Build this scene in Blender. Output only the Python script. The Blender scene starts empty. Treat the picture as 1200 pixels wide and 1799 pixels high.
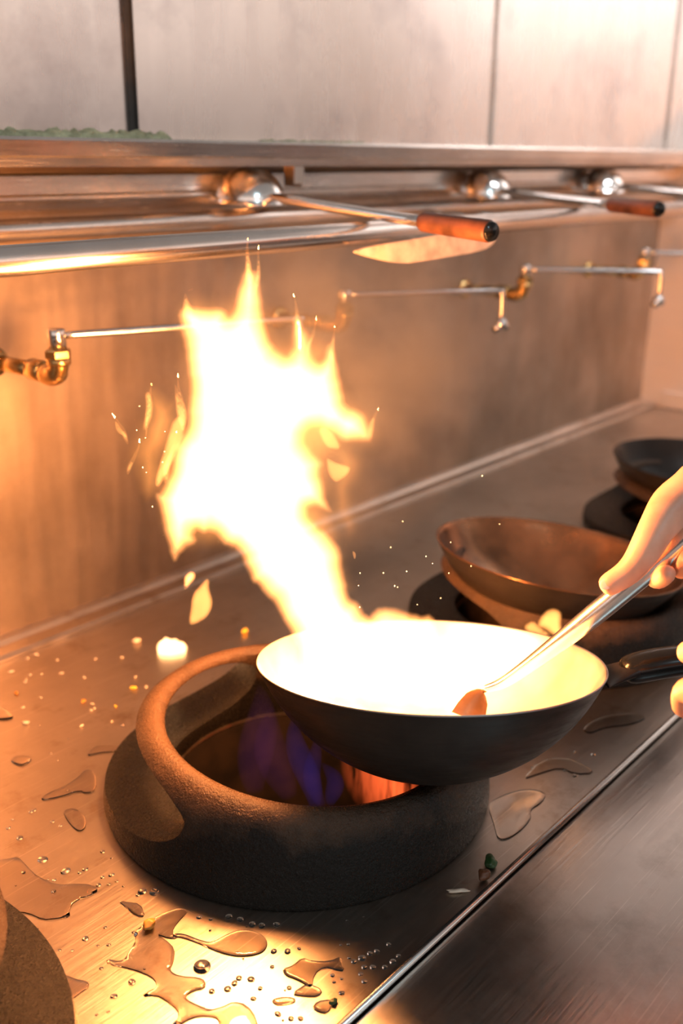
import bpy, bmesh, math, random
import numpy as np
from mathutils import Vector, Matrix, noise
from mathutils.geometry import delaunay_2d_cdt

# ------------------------------------------------------------------ camera, world, lights, exposure
FPX, PITCH, ROLL, YAW = 1760.0, 0.343565, 0.009882, 0.717847
CAM = Vector((0, 0, 0.70))
_f = Vector((math.cos(PITCH) * math.cos(YAW), math.cos(PITCH) * math.sin(YAW), -math.sin(PITCH)))
_r = Vector((math.sin(YAW), -math.cos(YAW), 0)); _u = _r.cross(_f)
RT = _r * math.cos(ROLL) + _u * math.sin(ROLL)
UP = -_r * math.sin(ROLL) + _u * math.cos(ROLL)
FW = _f
scn = bpy.context.scene
COL = scn.collection
cd = bpy.data.cameras.new('camera'); cam = bpy.data.objects.new('camera', cd); COL.objects.link(cam)
cd.sensor_fit = 'VERTICAL'; cd.sensor_height = 36; cd.lens = FPX / 1799 * 36
M = Matrix((RT, UP, -FW)).transposed().to_4x4(); M.translation = CAM
cam.matrix_world = M
cd.clip_start = 0.02
cd.dof.use_dof = True; cd.dof.focus_distance = 0.98; cd.dof.aperture_fstop = 3.2
scn.camera = cam

scn.view_settings.view_transform = 'Standard'
scn.view_settings.look = 'None'
scn.view_settings.gamma = 1
scn.view_settings.use_curve_mapping = False
scn.view_settings.exposure = 0.0
scn.cycles.use_denoising = True
scn.cycles.max_bounces = 10
scn.cycles.transparent_max_bounces = 24
scn.cycles.volume_bounces = 0
scn.cycles.sample_clamp_indirect = 12
scn.cycles.blur_glossy = 0.3

FLAME = (1.0, 0.36, 0.10)
FLAME_POWER = 380.0

w = bpy.data.worlds.new('kitchen_air'); scn.world = w; w.use_nodes = True
bg = w.node_tree.nodes['Background']
# dim kitchen, with a bright band added above the horizon for the upper panels
_nt = w.node_tree; _tc = _nt.nodes.new('ShaderNodeTexCoord'); _sx = _nt.nodes.new('ShaderNodeSeparateXYZ'); _cr = _nt.nodes.new('ShaderNodeValToRGB')
_nt.links.new(_tc.outputs['Generated'], _sx.inputs[0]); _nt.links.new(_sx.outputs['Z'], _cr.inputs[0]); _nt.links.new(_cr.outputs[0], bg.inputs[0])
_e = _cr.color_ramp.elements; _e[0].position = 0.0; _e[0].color = (.10, .08, .075, 1); _e[1].position = 1.0; _e[1].color = (.30, .27, .26, 1)
for _p, _c in ((.03, (.30, .24, .23)), (.10, (1.6, 1.34, 1.18)), (.22, (1.3, 1.12, 1.02)), (.40, (.40, .36, .33))):
    _n = _e.new(_p); _n.color = (*_c, 1)
bg.inputs[1].default_value = 0.9

def area(name, loc, target, size, size_y, power, color):
    l = bpy.data.lights.new(name, 'AREA'); l.shape = 'RECTANGLE'; l.size = size; l.size_y = size_y
    l.energy = power; l.color = color
    o = bpy.data.objects.new(name, l); COL.objects.link(o); o.location = loc
    o.rotation_euler = (Vector(target) - Vector(loc)).to_track_quat('-Z', 'Y').to_euler()
    return o
area('ceiling_light', (0.3, -1.3, 1.75), (1.2, 1.2, 0.6), 0.25, 0.12, 9, (0.55, 0.86, 1.0))
area('hood_light', (1.9, 0.2, 1.7), (2.7, 1.2, 0.95), 0.6, 0.3, 8, (0.95, 0.96, 1.0)).data.spread = math.radians(110)

# ------------------------------------------------------------------ helpers
def ray(px, py):
    return FW + RT * ((px - 600) / FPX) - UP * ((py - 899.5) / FPX)
def on_z(px, py, z=0.0):
    d = ray(px, py); return CAM + d * ((z - CAM.z) / d.z)
def on_y(px, py, y):
    d = ray(px, py); return CAM + d * ((y - CAM.y) / d.y)
def at_d(px, py, t):
    return CAM + ray(px, py) * t

def link(name, me, m=None, parent=None, smooth=True, ang=None):
    if smooth:
        me.shade_smooth()
        if ang: me.set_sharp_from_angle(angle=math.radians(ang))
    o = bpy.data.objects.new(name, me); COL.objects.link(o)
    if m: 
        if isinstance(m, (list, tuple)):
            for k in m: me.materials.append(k)
        else: me.materials.append(m)
    if parent: o.parent = parent
    return o
def obj(name, bm, m=None, parent=None, smooth=True, ang=None):
    me = bpy.data.meshes.new(name); bmesh.ops.recalc_face_normals(bm, faces=bm.faces); bm.to_mesh(me); bm.free()
    return link(name, me, m, parent, smooth, ang)
def tag(o, label=None, cat=None, group=None, kind=None):
    if label: o['label'] = label
    if cat: o['category'] = cat
    if group: o['group'] = group
    if kind: o['kind'] = kind
    return o
def thing(name, label, cat, loc=(0, 0, 0), rz=0, group=None):
    o = bpy.data.objects.new(name, None); COL.objects.link(o); o.location = loc; o.rotation_euler = (0, 0, rz)
    o.empty_display_size = 0.05
    return tag(o, label, cat, group)
def struct(name, bm, m, smooth=False):
    return tag(obj(name, bm, m, None, smooth), kind='structure')
def kids(o): return [c for c in bpy.data.objects if c.parent == o]
def copy_tree(o, parent=None):
    c = o.copy(); COL.objects.link(c); c.parent = parent
    for ch in kids(o): copy_tree(ch, c)
    return c

def box(bm, lo, hi, bevel=0, seg=2):
    r = bmesh.ops.create_cube(bm, size=1)
    vs = r['verts']
    for v in vs:
        v.co = Vector([(lo[i] + hi[i]) / 2 + v.co[i] * (hi[i] - lo[i]) for i in range(3)])
    if bevel:
        es = list({e for v in vs for e in v.link_edges})
        bmesh.ops.bevel(bm, geom=es, offset=bevel, segments=seg, affect='EDGES', profile=.5)
def loft(bm, rings, close_u=True, cap=True):
    vs = [[bm.verts.new(p) for p in r] for r in rings]
    n = len(vs[0])
    for a, b in zip(vs, vs[1:]):
        for i in range(n if close_u else n - 1):
            j = (i + 1) % n
            bm.faces.new((a[i], a[j], b[j], b[i]))
    if cap and close_u:
        bm.faces.new(vs[0][::-1]); bm.faces.new(vs[-1])
    return vs
def tube(bm, pts, rad, n=16, cap=True, squash=None):
    pts = [Vector(p) for p in pts]; rings = []
    rads = rad if isinstance(rad, (list, tuple)) else [rad] * len(pts)
    prev = None
    for i, p in enumerate(pts):
        t = (pts[min(i + 1, len(pts) - 1)] - pts[max(i - 1, 0)]).normalized()
        if prev is None:
            a = t.orthogonal().normalized()
            if abs(t.z) < .9: a = (Vector((0, 0, 1)) - t * t.z).normalized()
        else: a = (prev - t * prev.dot(t)).normalized()
        prev = a; b = t.cross(a)
        sa, sb = squash if squash else (1, 1)
        rings.append([p + (a * math.cos(2 * math.pi * k / n) * sa + b * math.sin(2 * math.pi * k / n) * sb) * rads[i] for k in range(n)])
    loft(bm, rings, cap=cap)
def smooth_path(pts, sub=6):
    pts = [Vector(p) for p in pts]; out = []
    P = [pts[0] * 2 - pts[1]] + pts + [pts[-1] * 2 - pts[-2]]
    for i in range(1, len(P) - 2):
        for k in range(sub):
            t = k / sub
            a, b, c, d = P[i - 1:i + 3]
            out.append(.5 * ((2 * b) + (c - a) * t + (2 * a - 5 * b + 4 * c - d) * t * t + (3 * b - a - 3 * c + d) * t ** 3))
    out.append(pts[-1]); return out
def lathe(bm, prof, n=96, mat=Matrix.Identity(4), close=False, cap0=False, cap1=False):
    """prof: list of (r, z); revolve about z"""
    rows = [[bm.verts.new(mat @ Vector((r * math.cos(2 * math.pi * k / n), r * math.sin(2 * math.pi * k / n), z))) for k in range(n)] for r, z in prof]
    pr = list(zip(rows, rows[1:])) + ([(rows[-1], rows[0])] if close else [])
    fs = []
    for a, b in pr:
        for k in range(n):
            fs.append(bm.faces.new((a[k], a[(k + 1) % n], b[(k + 1) % n], b[k])))
    if cap0: fs.append(bm.faces.new(rows[0][::-1]))
    if cap1: fs.append(bm.faces.new(rows[-1]))
    return fs
def axis_mat(origin, direction):
    q = Vector(direction).normalized().to_track_quat('Z', 'Y')
    return Matrix.Translation(Vector(origin)) @ q.to_matrix().to_4x4()

def two_sheets(bm, T, B, tris):
    for f in tris:
        t = [T[i] for i in f]; b = [B[i] for i in f]
        if all(x is y for x, y in zip(t, b)):
            c = sum((v.co for v in t), Vector()) / 3; e = Vector((0, 0, 1e-5))
            ct, cb = bm.verts.new(c + e), bm.verts.new(c - e)
            for i in range(3):
                bm.faces.new((t[i], t[(i + 1) % 3], ct)); bm.faces.new((t[(i + 1) % 3], t[i], cb))
        else:
            bm.faces.new(t); bm.faces.new(b[::-1])
def inside(p, poly):
    x, y = p; c = False; j = len(poly) - 1
    for i in range(len(poly)):
        xi, yi = poly[i]; xj, yj = poly[j]
        if (yi > y) != (yj > y) and x < (xj - xi) * (y - yi) / (yj - yi) + xi: c = not c
        j = i
    return c
def resample(poly, step):
    out = []
    n = len(poly)
    for i in range(n):
        a = np.array(poly[i]); b = np.array(poly[(i + 1) % n]); L = np.linalg.norm(b - a)
        k = max(1, int(round(L / step)))
        for j in range(k): out.append(tuple(a + (b - a) * j / k))
    return out
def round_poly(poly, it=2):
    for _ in range(it):
        q = []
        for i in range(len(poly)):
            a = np.array(poly[i]); b = np.array(poly[(i + 1) % len(poly)])
            q += [tuple(a * .75 + b * .25), tuple(a * .25 + b * .75)]
        poly = q
    return poly
def edge_dist(pts, poly):
    P = np.array(pts)[:, None, :]; A = np.array(poly)[None]; B = np.roll(np.array(poly), -1, axis=0)[None]
    d = B - A; t = ((P - A) * d).sum(-1) / np.maximum((d * d).sum(-1), 1e-12); t = np.clip(t, 0, 1)
    return np.sqrt((((A + d * t[..., None]) - P) ** 2).sum(-1)).min(1)
def fill(poly, step, inner=(), seed=0):
    """triangulated outline: returns pts, tris, dist, nb (boundary count)"""
    rg = random.Random(seed)
    poly = resample(poly, step); nb = len(poly)
    A = np.array(poly); lo = A.min(0); hi = A.max(0)
    cand = []
    y = lo[1]; row = 0
    while y < hi[1]:
        x = lo[0] + (row % 2) * step / 2
        while x < hi[0]:
            cand.append((x + rg.uniform(-.15, .15) * step, y + rg.uniform(-.15, .15) * step)); x += step
        y += step * .87; row += 1
    cand = [c for c in cand if inside(c, poly)]
    tang = np.roll(A, -1, 0) - np.roll(A, 1, 0); nrm = np.stack([-tang[:, 1], tang[:, 0]], 1); nrm /= np.linalg.norm(nrm, axis=1, keepdims=True) + 1e-9
    mx = max(inner) if inner else 0
    if cand:
        dd = edge_dist(cand, poly); cand = [c for c, d in zip(cand, dd) if d > max(step * .5, mx * 1.3)]
    for off in inner:
        for s in (1, -1):
            q = A + nrm * off * s
            dd = edge_dist(q, poly)
            cand += [tuple(p) for p, d in zip(q, dd) if d > off * .9 and inside(p, poly)]
    allp = [Vector(p) for p in poly] + [Vector(c) for c in cand]
    r = delaunay_2d_cdt(allp, [(i, (i + 1) % nb) for i in range(nb)], [], 1, 1e-7)
    pts = [tuple(v) for v in r[0]]
    dist = edge_dist(pts, poly); dist[dist < 2e-6 * max(.5, float(np.abs(A).max()))] = 0
    return pts, r[2], dist

# ------------------------------------------------------------------ materials
def mat(name):
    m = bpy.data.materials.new(name); m.use_nodes = True
    nt = m.node_tree; return m, nt, nt.nodes['Principled BSDF']
def N(nt, typ, **kw):
    n = nt.nodes.new(typ)
    for k, v in kw.items(): setattr(n, k, v)
    return n
def noise_tex(nt, scale, detail=4, rough=.5, stretch=(1, 1, 1), rot=(0, 0, 0), coord='Object'):
    tc = N(nt, 'ShaderNodeTexCoord'); mp = N(nt, 'ShaderNodeMapping'); mp.inputs['Scale'].default_value = stretch
    mp.inputs['Rotation'].default_value = rot
    nz = N(nt, 'ShaderNodeTexNoise'); nz.inputs['Scale'].default_value = scale; nz.inputs['Detail'].default_value = detail
    nz.inputs['Roughness'].default_value = rough
    nt.links.new(tc.outputs[coord], mp.inputs[0]); nt.links.new(mp.outputs[0], nz.inputs['Vector'])
    return nz.outputs['Fac']
def ramp(nt, fac, stops):
    r = N(nt, 'ShaderNodeValToRGB'); el = r.color_ramp.elements
    while len(el) < len(stops): el.new(.5)
    for e, (p, c) in zip(el, stops):
        e.position = p; e.color = (*c, 1) if len(c) == 3 else c
    nt.links.new(fac, r.inputs[0]); return r.outputs[0]
def rng(nt, fac, a, b, c, d):
    r = N(nt, 'ShaderNodeMapRange'); 
    for i, v in enumerate((a, b, c, d)): r.inputs[i + 1].default_value = v
    nt.links.new(fac, r.inputs[0]); return r.outputs[0]
def bump(nt, b, h, strength, dist=.001):
    bp = N(nt, 'ShaderNodeBump'); bp.inputs['Strength'].default_value = strength; bp.inputs['Distance'].default_value = dist
    nt.links.new(h, bp.inputs['Height'])
    if b.inputs['Normal'].links: nt.links.new(b.inputs['Normal'].links[0].from_socket, bp.inputs['Normal'])
    nt.links.new(bp.outputs[0], b.inputs['Normal'])
def steel(name, c0, c1, r0, r1, grain=(1, 60, 1), gs=6, cloud=2.5, bs=.25, bd=.0006, grime=None, scr=0):
    m, nt, b = mat(name)
    b.inputs['Metallic'].default_value = 1
    cl = noise_tex(nt, cloud, 6, .6)
    col = ramp(nt, cl, [(.3, c0), (.7, c1)])
    if grime:
        g = noise_tex(nt, grime[0], 8, .65, stretch=grime[2])
        mx = N(nt, 'ShaderNodeMix', data_type='RGBA'); nt.links.new(ramp(nt, g, [(grime[3], (0, 0, 0)), (grime[4], (1, 1, 1))]), mx.inputs[0])
        nt.links.new(col, mx.inputs[6]); mx.inputs[7].default_value = (*grime[1], 1); col = mx.outputs[2]
    if scr:
        for k, (ro, sc) in enumerate(((.5, 9), (-.9, 7), (1.25, 8))):
            sn = noise_tex(nt, sc, 2, .5, stretch=(1, 45, 1), rot=(0, 0, ro))
            ms = N(nt, 'ShaderNodeMix', data_type='RGBA'); nt.links.new(rng(nt, sn, .66, .74, 0, .35), ms.inputs[0])
            nt.links.new(col, ms.inputs[6]); ms.inputs[7].default_value = (.85, .80, .74, 1); col = ms.outputs[2]
            bump(nt, b, sn, scr, .0006)
    nt.links.new(col, b.inputs['Base Color'])
    gr = noise_tex(nt, gs, 5, .6, stretch=grain)
    nt.links.new(rng(nt, gr, .3, .7, r0, r1), b.inputs['Roughness'])
    bump(nt, b, gr, bs, bd)
    return m

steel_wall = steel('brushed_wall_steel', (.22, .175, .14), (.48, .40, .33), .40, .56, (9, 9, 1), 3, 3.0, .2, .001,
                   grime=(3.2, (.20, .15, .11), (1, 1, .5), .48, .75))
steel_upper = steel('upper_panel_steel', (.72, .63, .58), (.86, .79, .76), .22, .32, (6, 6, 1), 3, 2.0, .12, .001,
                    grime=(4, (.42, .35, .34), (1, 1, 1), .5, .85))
steel_top = steel('cooktop_steel', (.40, .35, .30), (.58, .52, .46), .30, .42, (1, 30, 1), 30, 5, .2, .0003,
                  grime=(22, (.34, .26, .19), (1, 1, 1), .55, .75), scr=.10)
steel_ledge = steel('ledge_steel', (.44, .41, .38), (.66, .62, .58), .28, .38, (1, 30, 1), 30, 3, .22, .0003, grime=(6, (.30, .27, .24), (1, 1, 1), .48, .7), scr=.22)
steel_bright = steel('polished_steel', (.66, .63, .61), (.78, .75, .73), .14, .24, (40, 1, 1), 3, 8, .1, .0003)
steel_rod = steel('rail_steel', (.60, .56, .53), (.74, .70, .67), .2, .28, (1, 30, 30), 12, 8, .02, .0002)
steel_dull = steel('dull_side_steel', (.78, .70, .64), (.86, .78, .73), .5, .6, (1, 1, 30), 3, 2, .1, .0005)
def brass_mat():
    m, nt, b = mat('brass'); b.inputs['Metallic'].default_value = 1
    nt.links.new(ramp(nt, noise_tex(nt, 60, 4), [(.3, (.45, .27, .10)), (.7, (.72, .48, .2))]), b.inputs['Base Color'])
    b.inputs['Roughness'].default_value = .25; return m
brass = brass_mat()
def cast_iron():
    m, nt, b = mat('cast_iron')
    g = noise_tex(nt, 520, 4, .7); g2 = noise_tex(nt, 14, 5, .6)
    mx = N(nt, 'ShaderNodeMix', data_type='RGBA')
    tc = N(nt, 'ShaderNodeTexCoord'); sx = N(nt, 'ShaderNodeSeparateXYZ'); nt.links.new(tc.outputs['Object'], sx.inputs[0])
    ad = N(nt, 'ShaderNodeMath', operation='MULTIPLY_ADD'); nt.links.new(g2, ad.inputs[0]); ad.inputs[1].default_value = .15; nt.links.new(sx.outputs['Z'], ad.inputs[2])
    nt.links.new(rng(nt, ad.outputs[0], .138, .185, 0, 1), mx.inputs[0])   # mottled brown towards the rim, near black below
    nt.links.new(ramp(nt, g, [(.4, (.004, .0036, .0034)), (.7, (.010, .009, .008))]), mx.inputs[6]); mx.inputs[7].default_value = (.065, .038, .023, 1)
    nt.links.new(mx.outputs[2], b.inputs['Base Color'])
    b.inputs['Metallic'].default_value = .0; b.inputs['Specular IOR Level'].default_value = .22
    nt.links.new(rng(nt, g, .3, .7, .16, .36), b.inputs['Roughness'])
    bump(nt, b, g, .55, .002); bump(nt, b, noise_tex(nt, 210, 3, .6), .6, .003); bump(nt, b, noise_tex(nt, 40, 4, .6), .3, .003)
    return m
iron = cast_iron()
def wok_out():
    m, nt, b = mat('sooty_steel')
    nt.links.new(ramp(nt, noise_tex(nt, 12, 6, .6), [(.35, (.010, .008, .007)), (.7, (.028, .022, .018))]), b.inputs['Base Color'])
    b.inputs['Metallic'].default_value = .1; b.inputs['Specular IOR Level'].default_value = .35
    g = noise_tex(nt, 30, 5, .6, stretch=(1, 1, 5)); nt.links.new(rng(nt, g, .3, .7, .3, .5), b.inputs['Roughness'])
    bump(nt, b, g, .2, .0008); return m
soot = wok_out()
def wok_in(name, a, c, r):
    m, nt, b = mat(name)
    nt.links.new(ramp(nt, noise_tex(nt, 9, 6, .55), [(.35, a), (.7, c)]), b.inputs['Base Color'])
    b.inputs['Metallic'].default_value = .85
    nt.links.new(rng(nt, noise_tex(nt, 26, 4, .6), .3, .7, r, r + .14), b.inputs['Roughness'])
    return m
worn = wok_in('worn_wok_steel', (.31, .30, .30), (.47, .46, .46), .36)
seasoned = wok_in('seasoned_wok_steel', (.07, .035, .02), (.40, .20, .10), .14)
black_in = wok_in('black_wok_steel', (.010, .009, .009), (.022, .02, .018), .3); black_in.node_tree.nodes['Principled BSDF'].inputs['Metallic'].default_value = .05; black_in.node_tree.nodes['Principled BSDF'].inputs['Specular IOR Level'].default_value = .15
def plain(name, col, rough=.5, metal=0, spec=.5, bumpy=None, vary=.25, scale=40):
    m, nt, b = mat(name)
    lo = tuple(c * (1 - vary) for c in col); hi = tuple(min(1, c * (1 + vary)) for c in col)
    nt.links.new(ramp(nt, noise_tex(nt, scale, 5), [(.35, lo), (.65, hi)]), b.inputs['Base Color'])
    b.inputs['Roughness'].default_value = rough; b.inputs['Metallic'].default_value = metal
    b.inputs['Specular IOR Level'].default_value = spec
    if bumpy: bump(nt, b, noise_tex(nt, bumpy[0], 4), bumpy[1], bumpy[2])
    return m
rubber = plain('black_handle_sleeve', (.006, .0065, .007), .2, 0, .3)
wood = plain('worn_wood', (.10, .036, .018), .5, 0, .4, (60, .3, .001), .5, 30)
gap = plain('dark_joint', (.02, .018, .016), .6)
def skin_mat():
    m, nt, b = mat('skin')
    nt.links.new(ramp(nt, noise_tex(nt, 30, 5), [(.35, (.58, .31, .21)), (.65, (.72, .44, .32))]), b.inputs['Base Color'])
    b.inputs['Roughness'].default_value = .45; b.inputs['Subsurface Weight'].default_value = .15
    b.inputs['Subsurface Radius'].default_value = (.01, .004, .002)
    bump(nt, b, noise_tex(nt, 180, 4), .15, .0006)
    return m
skin = skin_mat()
cloth = plain('dark_cotton', (.03, .032, .04), .85, 0, .2)
nail = plain('fingernail', (.85, .62, .52), .3, 0, .5, None, .05)
def water_mat():
    m, nt, b = mat('water'); b.inputs['Transmission Weight'].default_value = 1; b.inputs['IOR'].default_value = 1.33
    b.inputs['Roughness'].default_value = 0.0; b.inputs['Base Color'].default_value = (1, .97, .93, 1)
    return m
water = water_mat()
def flame_mat(name, col, power):
    m = bpy.data.materials.new(name); m.use_nodes = True; nt = m.node_tree; nt.nodes.clear()
    out = N(nt, 'ShaderNodeOutputMaterial'); e = N(nt, 'ShaderNodeEmission')
    e.inputs[0].default_value = (*col, 1); e.inputs[1].default_value = power
    nt.links.new(e.outputs[0], out.inputs['Volume']); return m
fire = flame_mat('fire', FLAME, FLAME_POWER)
fire_thin = flame_mat('thin_fire', (1, .38, .09), 170)
fire_haze = flame_mat('fire_haze', (1, .34, .07), 55)
fire_blue = flame_mat('gas_flame', (.12, .09, 1.0), 1.3)
fire_violet = flame_mat('gas_flame_edge', (.5, .10, .6), .55)

# ------------------------------------------------------------------ the setting
YW = 1.27; XR = 2.82; YF = 0.428
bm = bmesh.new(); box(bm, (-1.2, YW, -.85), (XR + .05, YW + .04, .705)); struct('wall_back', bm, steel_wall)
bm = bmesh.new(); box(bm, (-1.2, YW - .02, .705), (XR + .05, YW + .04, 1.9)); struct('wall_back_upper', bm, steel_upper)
bm = bmesh.new(); box(bm, (XR, .0, -.85), (XR + .04, YW + .04, 1.9)); struct('wall_right', bm, steel_dull)
tile = plain('grey_floor_tile', (.12, .11, .1), .4, 0, .5, None, .2, 6)
bm = bmesh.new(); box(bm, (-1.2, -1.6, -.89), (XR + .04, YW + .04, -.85)); struct('floor', bm, tile)
# joints between the upper panels
k = 0
for q, wd, mt in (((224, 110), .005, gap), ((870, 120), .006, steel_rod), ((1184, 120), .006, steel_rod)):
    k += 1; x = on_y(*q, YW - .02).x
    bm = bmesh.new(); box(bm, (x - wd, YW - .026, .712), (x + wd, YW - .019, 1.9), .001)
    if mt is gap: box(bm, (x + wd, YW - .028, .712), (x + wd + .003, YW - .019, 1.9))
    struct('trim_%d' % k, bm, mt)
# baseboard style cove at the back of the cooktop
bm = bmesh.new()
prof = [(1.216, -.002), (1.216, .006), (1.222, .010), (1.230, .006), (1.255, .006), (1.262, .012), (YW, .016), (YW + .005, .01), (YW + .005, -.002)]
loft(bm, [[(x, y, z) for y, z in prof] for x in (-1.2, XR)], close_u=True, cap=True)
struct('baseboard_back', bm, steel_top)
bm = bmesh.new(); box(bm, (XR - .012, YF, .0), (XR, 1.2, .05), .004); struct('baseboard_right', bm, steel_dull)

# ------------------------------------------------------------------ the range
RINGS = [(.733 + .581 * i, .705) for i in (-1, 0, 1, 2)]
rg = thing('wok_range', 'stainless steel wok range top with wet cooktop and grey front ledge', 'stove', (1.2, .6, -.85))
def offs(bm, parent):
    for v in bm.verts: v.co -= parent.location
    return bm
# cooktop sheet with round burner holes
XE = XR - .014
outer = [(-.6, YF), (XE, YF), (XE, 1.215), (-.6, 1.215)]
def sheet_holes(outer, holes, R, z0, z1):
    pts = [Vector(p) for p in resample(outer, .1)]; nb = len(pts)
    edges = [(i, (i + 1) % nb) for i in range(nb)]
    for c in holes:
        s = len(pts); n = 64
        pts += [Vector((c[0] + R * math.cos(2 * math.pi * i / n), c[1] + R * math.sin(2 * math.pi * i / n))) for i in range(n)]
        edges += [(s + i, s + (i + 1) % n) for i in range(n)]
    r = delaunay_2d_cdt(pts, edges, [], 1, 1e-7)
    bm = bmesh.new(); vs = [bm.verts.new((v[0], v[1], z1)) for v in r[0]]
    for f in r[2]:
        c = sum((Vector(r[0][i]) for i in f), Vector((0, 0))) / len(f)
        if any((c - Vector(h)).length < R - .001 for h in holes): continue
        bm.faces.new([vs[i] for i in f])
    ex = bmesh.ops.extrude_face_region(bm, geom=bm.faces[:])
    for g in ex['geom']:
        if isinstance(g, bmesh.types.BMVert): g.co.z = z0
    return bm
bm = sheet_holes(outer, RINGS, .150, -.004, 0)
obj('cooktop_tray', offs(bm, rg), steel_top, rg, False)
bm = bmesh.new()
tube(bm, [(-.6, YF, .001), (XE, YF, .0015)], .0038, 20)
obj('rolled_lip', offs(bm, rg), steel_rod, rg)
bm = bmesh.new(); box(bm, (-.6, .05, -.03), (XE, YF - .004, -.002), .003)
obj('front_ledge', offs(bm, rg), steel_ledge, rg, True, 40)
bm = bmesh.new(); box(bm, (-.6, .10, -.80), (XE, .14, -.031)); box(bm, (-.6, 1.18, -.80), (XE, 1.216, -.005)); box(bm, (-.6, .14, -.82), (XE, 1.18, -.78))
for x in (-.58, .95, 2.6): box(bm, (x, .1, -.85), (x + .05, 1.2, -.80))
obj('range_body', offs(bm, rg), steel_ledge, rg, False)
brick = plain('burner_brick', (.05, .03, .022), .9, 0, .2, (30, .6, .004), .5, 25)
def hot_brick():
    m, nt, b = mat('hot_burner_liner')
    nt.links.new(ramp(nt, noise_tex(nt, 25, 5), [(.35, (.004, .003, .003)), (.65, (.012, .008, .006))]), b.inputs['Base Color'])
    b.inputs['Roughness'].default_value = .85; b.inputs['Specular IOR Level'].default_value = .1
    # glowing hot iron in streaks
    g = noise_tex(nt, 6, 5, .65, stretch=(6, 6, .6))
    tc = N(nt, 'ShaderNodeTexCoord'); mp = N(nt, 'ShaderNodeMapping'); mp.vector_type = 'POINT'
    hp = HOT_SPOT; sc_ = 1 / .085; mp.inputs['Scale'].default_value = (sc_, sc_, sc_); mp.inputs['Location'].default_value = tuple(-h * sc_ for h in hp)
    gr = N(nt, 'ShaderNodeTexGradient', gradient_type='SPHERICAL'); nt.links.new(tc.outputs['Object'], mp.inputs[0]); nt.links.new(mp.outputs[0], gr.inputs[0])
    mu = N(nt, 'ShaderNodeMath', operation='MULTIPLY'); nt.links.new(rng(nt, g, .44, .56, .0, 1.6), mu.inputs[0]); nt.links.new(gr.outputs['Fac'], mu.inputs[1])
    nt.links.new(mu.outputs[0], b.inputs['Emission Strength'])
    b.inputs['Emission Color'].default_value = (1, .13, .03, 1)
    return m
def _cyl(px, py, c, R):
    d = ray(px, py); q = CAM.xy - Vector(c); a = d.xy.dot(d.xy); b_ = 2 * q.dot(d.xy); k_ = q.dot(q) - R * R
    t = (-b_ + math.sqrt(b_ * b_ - 4 * a * k_)) / 2 / a; return CAM + d * t
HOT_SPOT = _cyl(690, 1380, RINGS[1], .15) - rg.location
hot = hot_brick()
for i, c in enumerate(RINGS):
    if i == 3: pass
    bm = bmesh.new()
    lathe(bm, [(.158, -.005), (.150, -.005), (.150, -.16), (.12, -.20), (.02, -.20), (.02, -.206), (.125, -.206), (.158, -.165)], 64, Matrix.Translation((c[0], c[1], 0)), close=True)
    bw = obj('burner_well', offs(bm, rg), hot if i == 1 else brick, rg, True, 40)
    bm = bmesh.new()
    lathe(bm, [(.001, -.12), (.03, -.12), (.042, -.13), (.05, -.15), (.05, -.199), (.001, -.199)], 32, Matrix.Translation((c[0], c[1], 0)))
    for a in range(12):
        th = a * math.pi / 6; x, y = c[0] + .03 * math.cos(th), c[1] + .03 * math.sin(th)
        tube(bm, [(x, y, -.125), (x, y, -.11)], .004, 8)
    obj('gas_jet', offs(bm, rg), iron, bw, True, 40)

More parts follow.
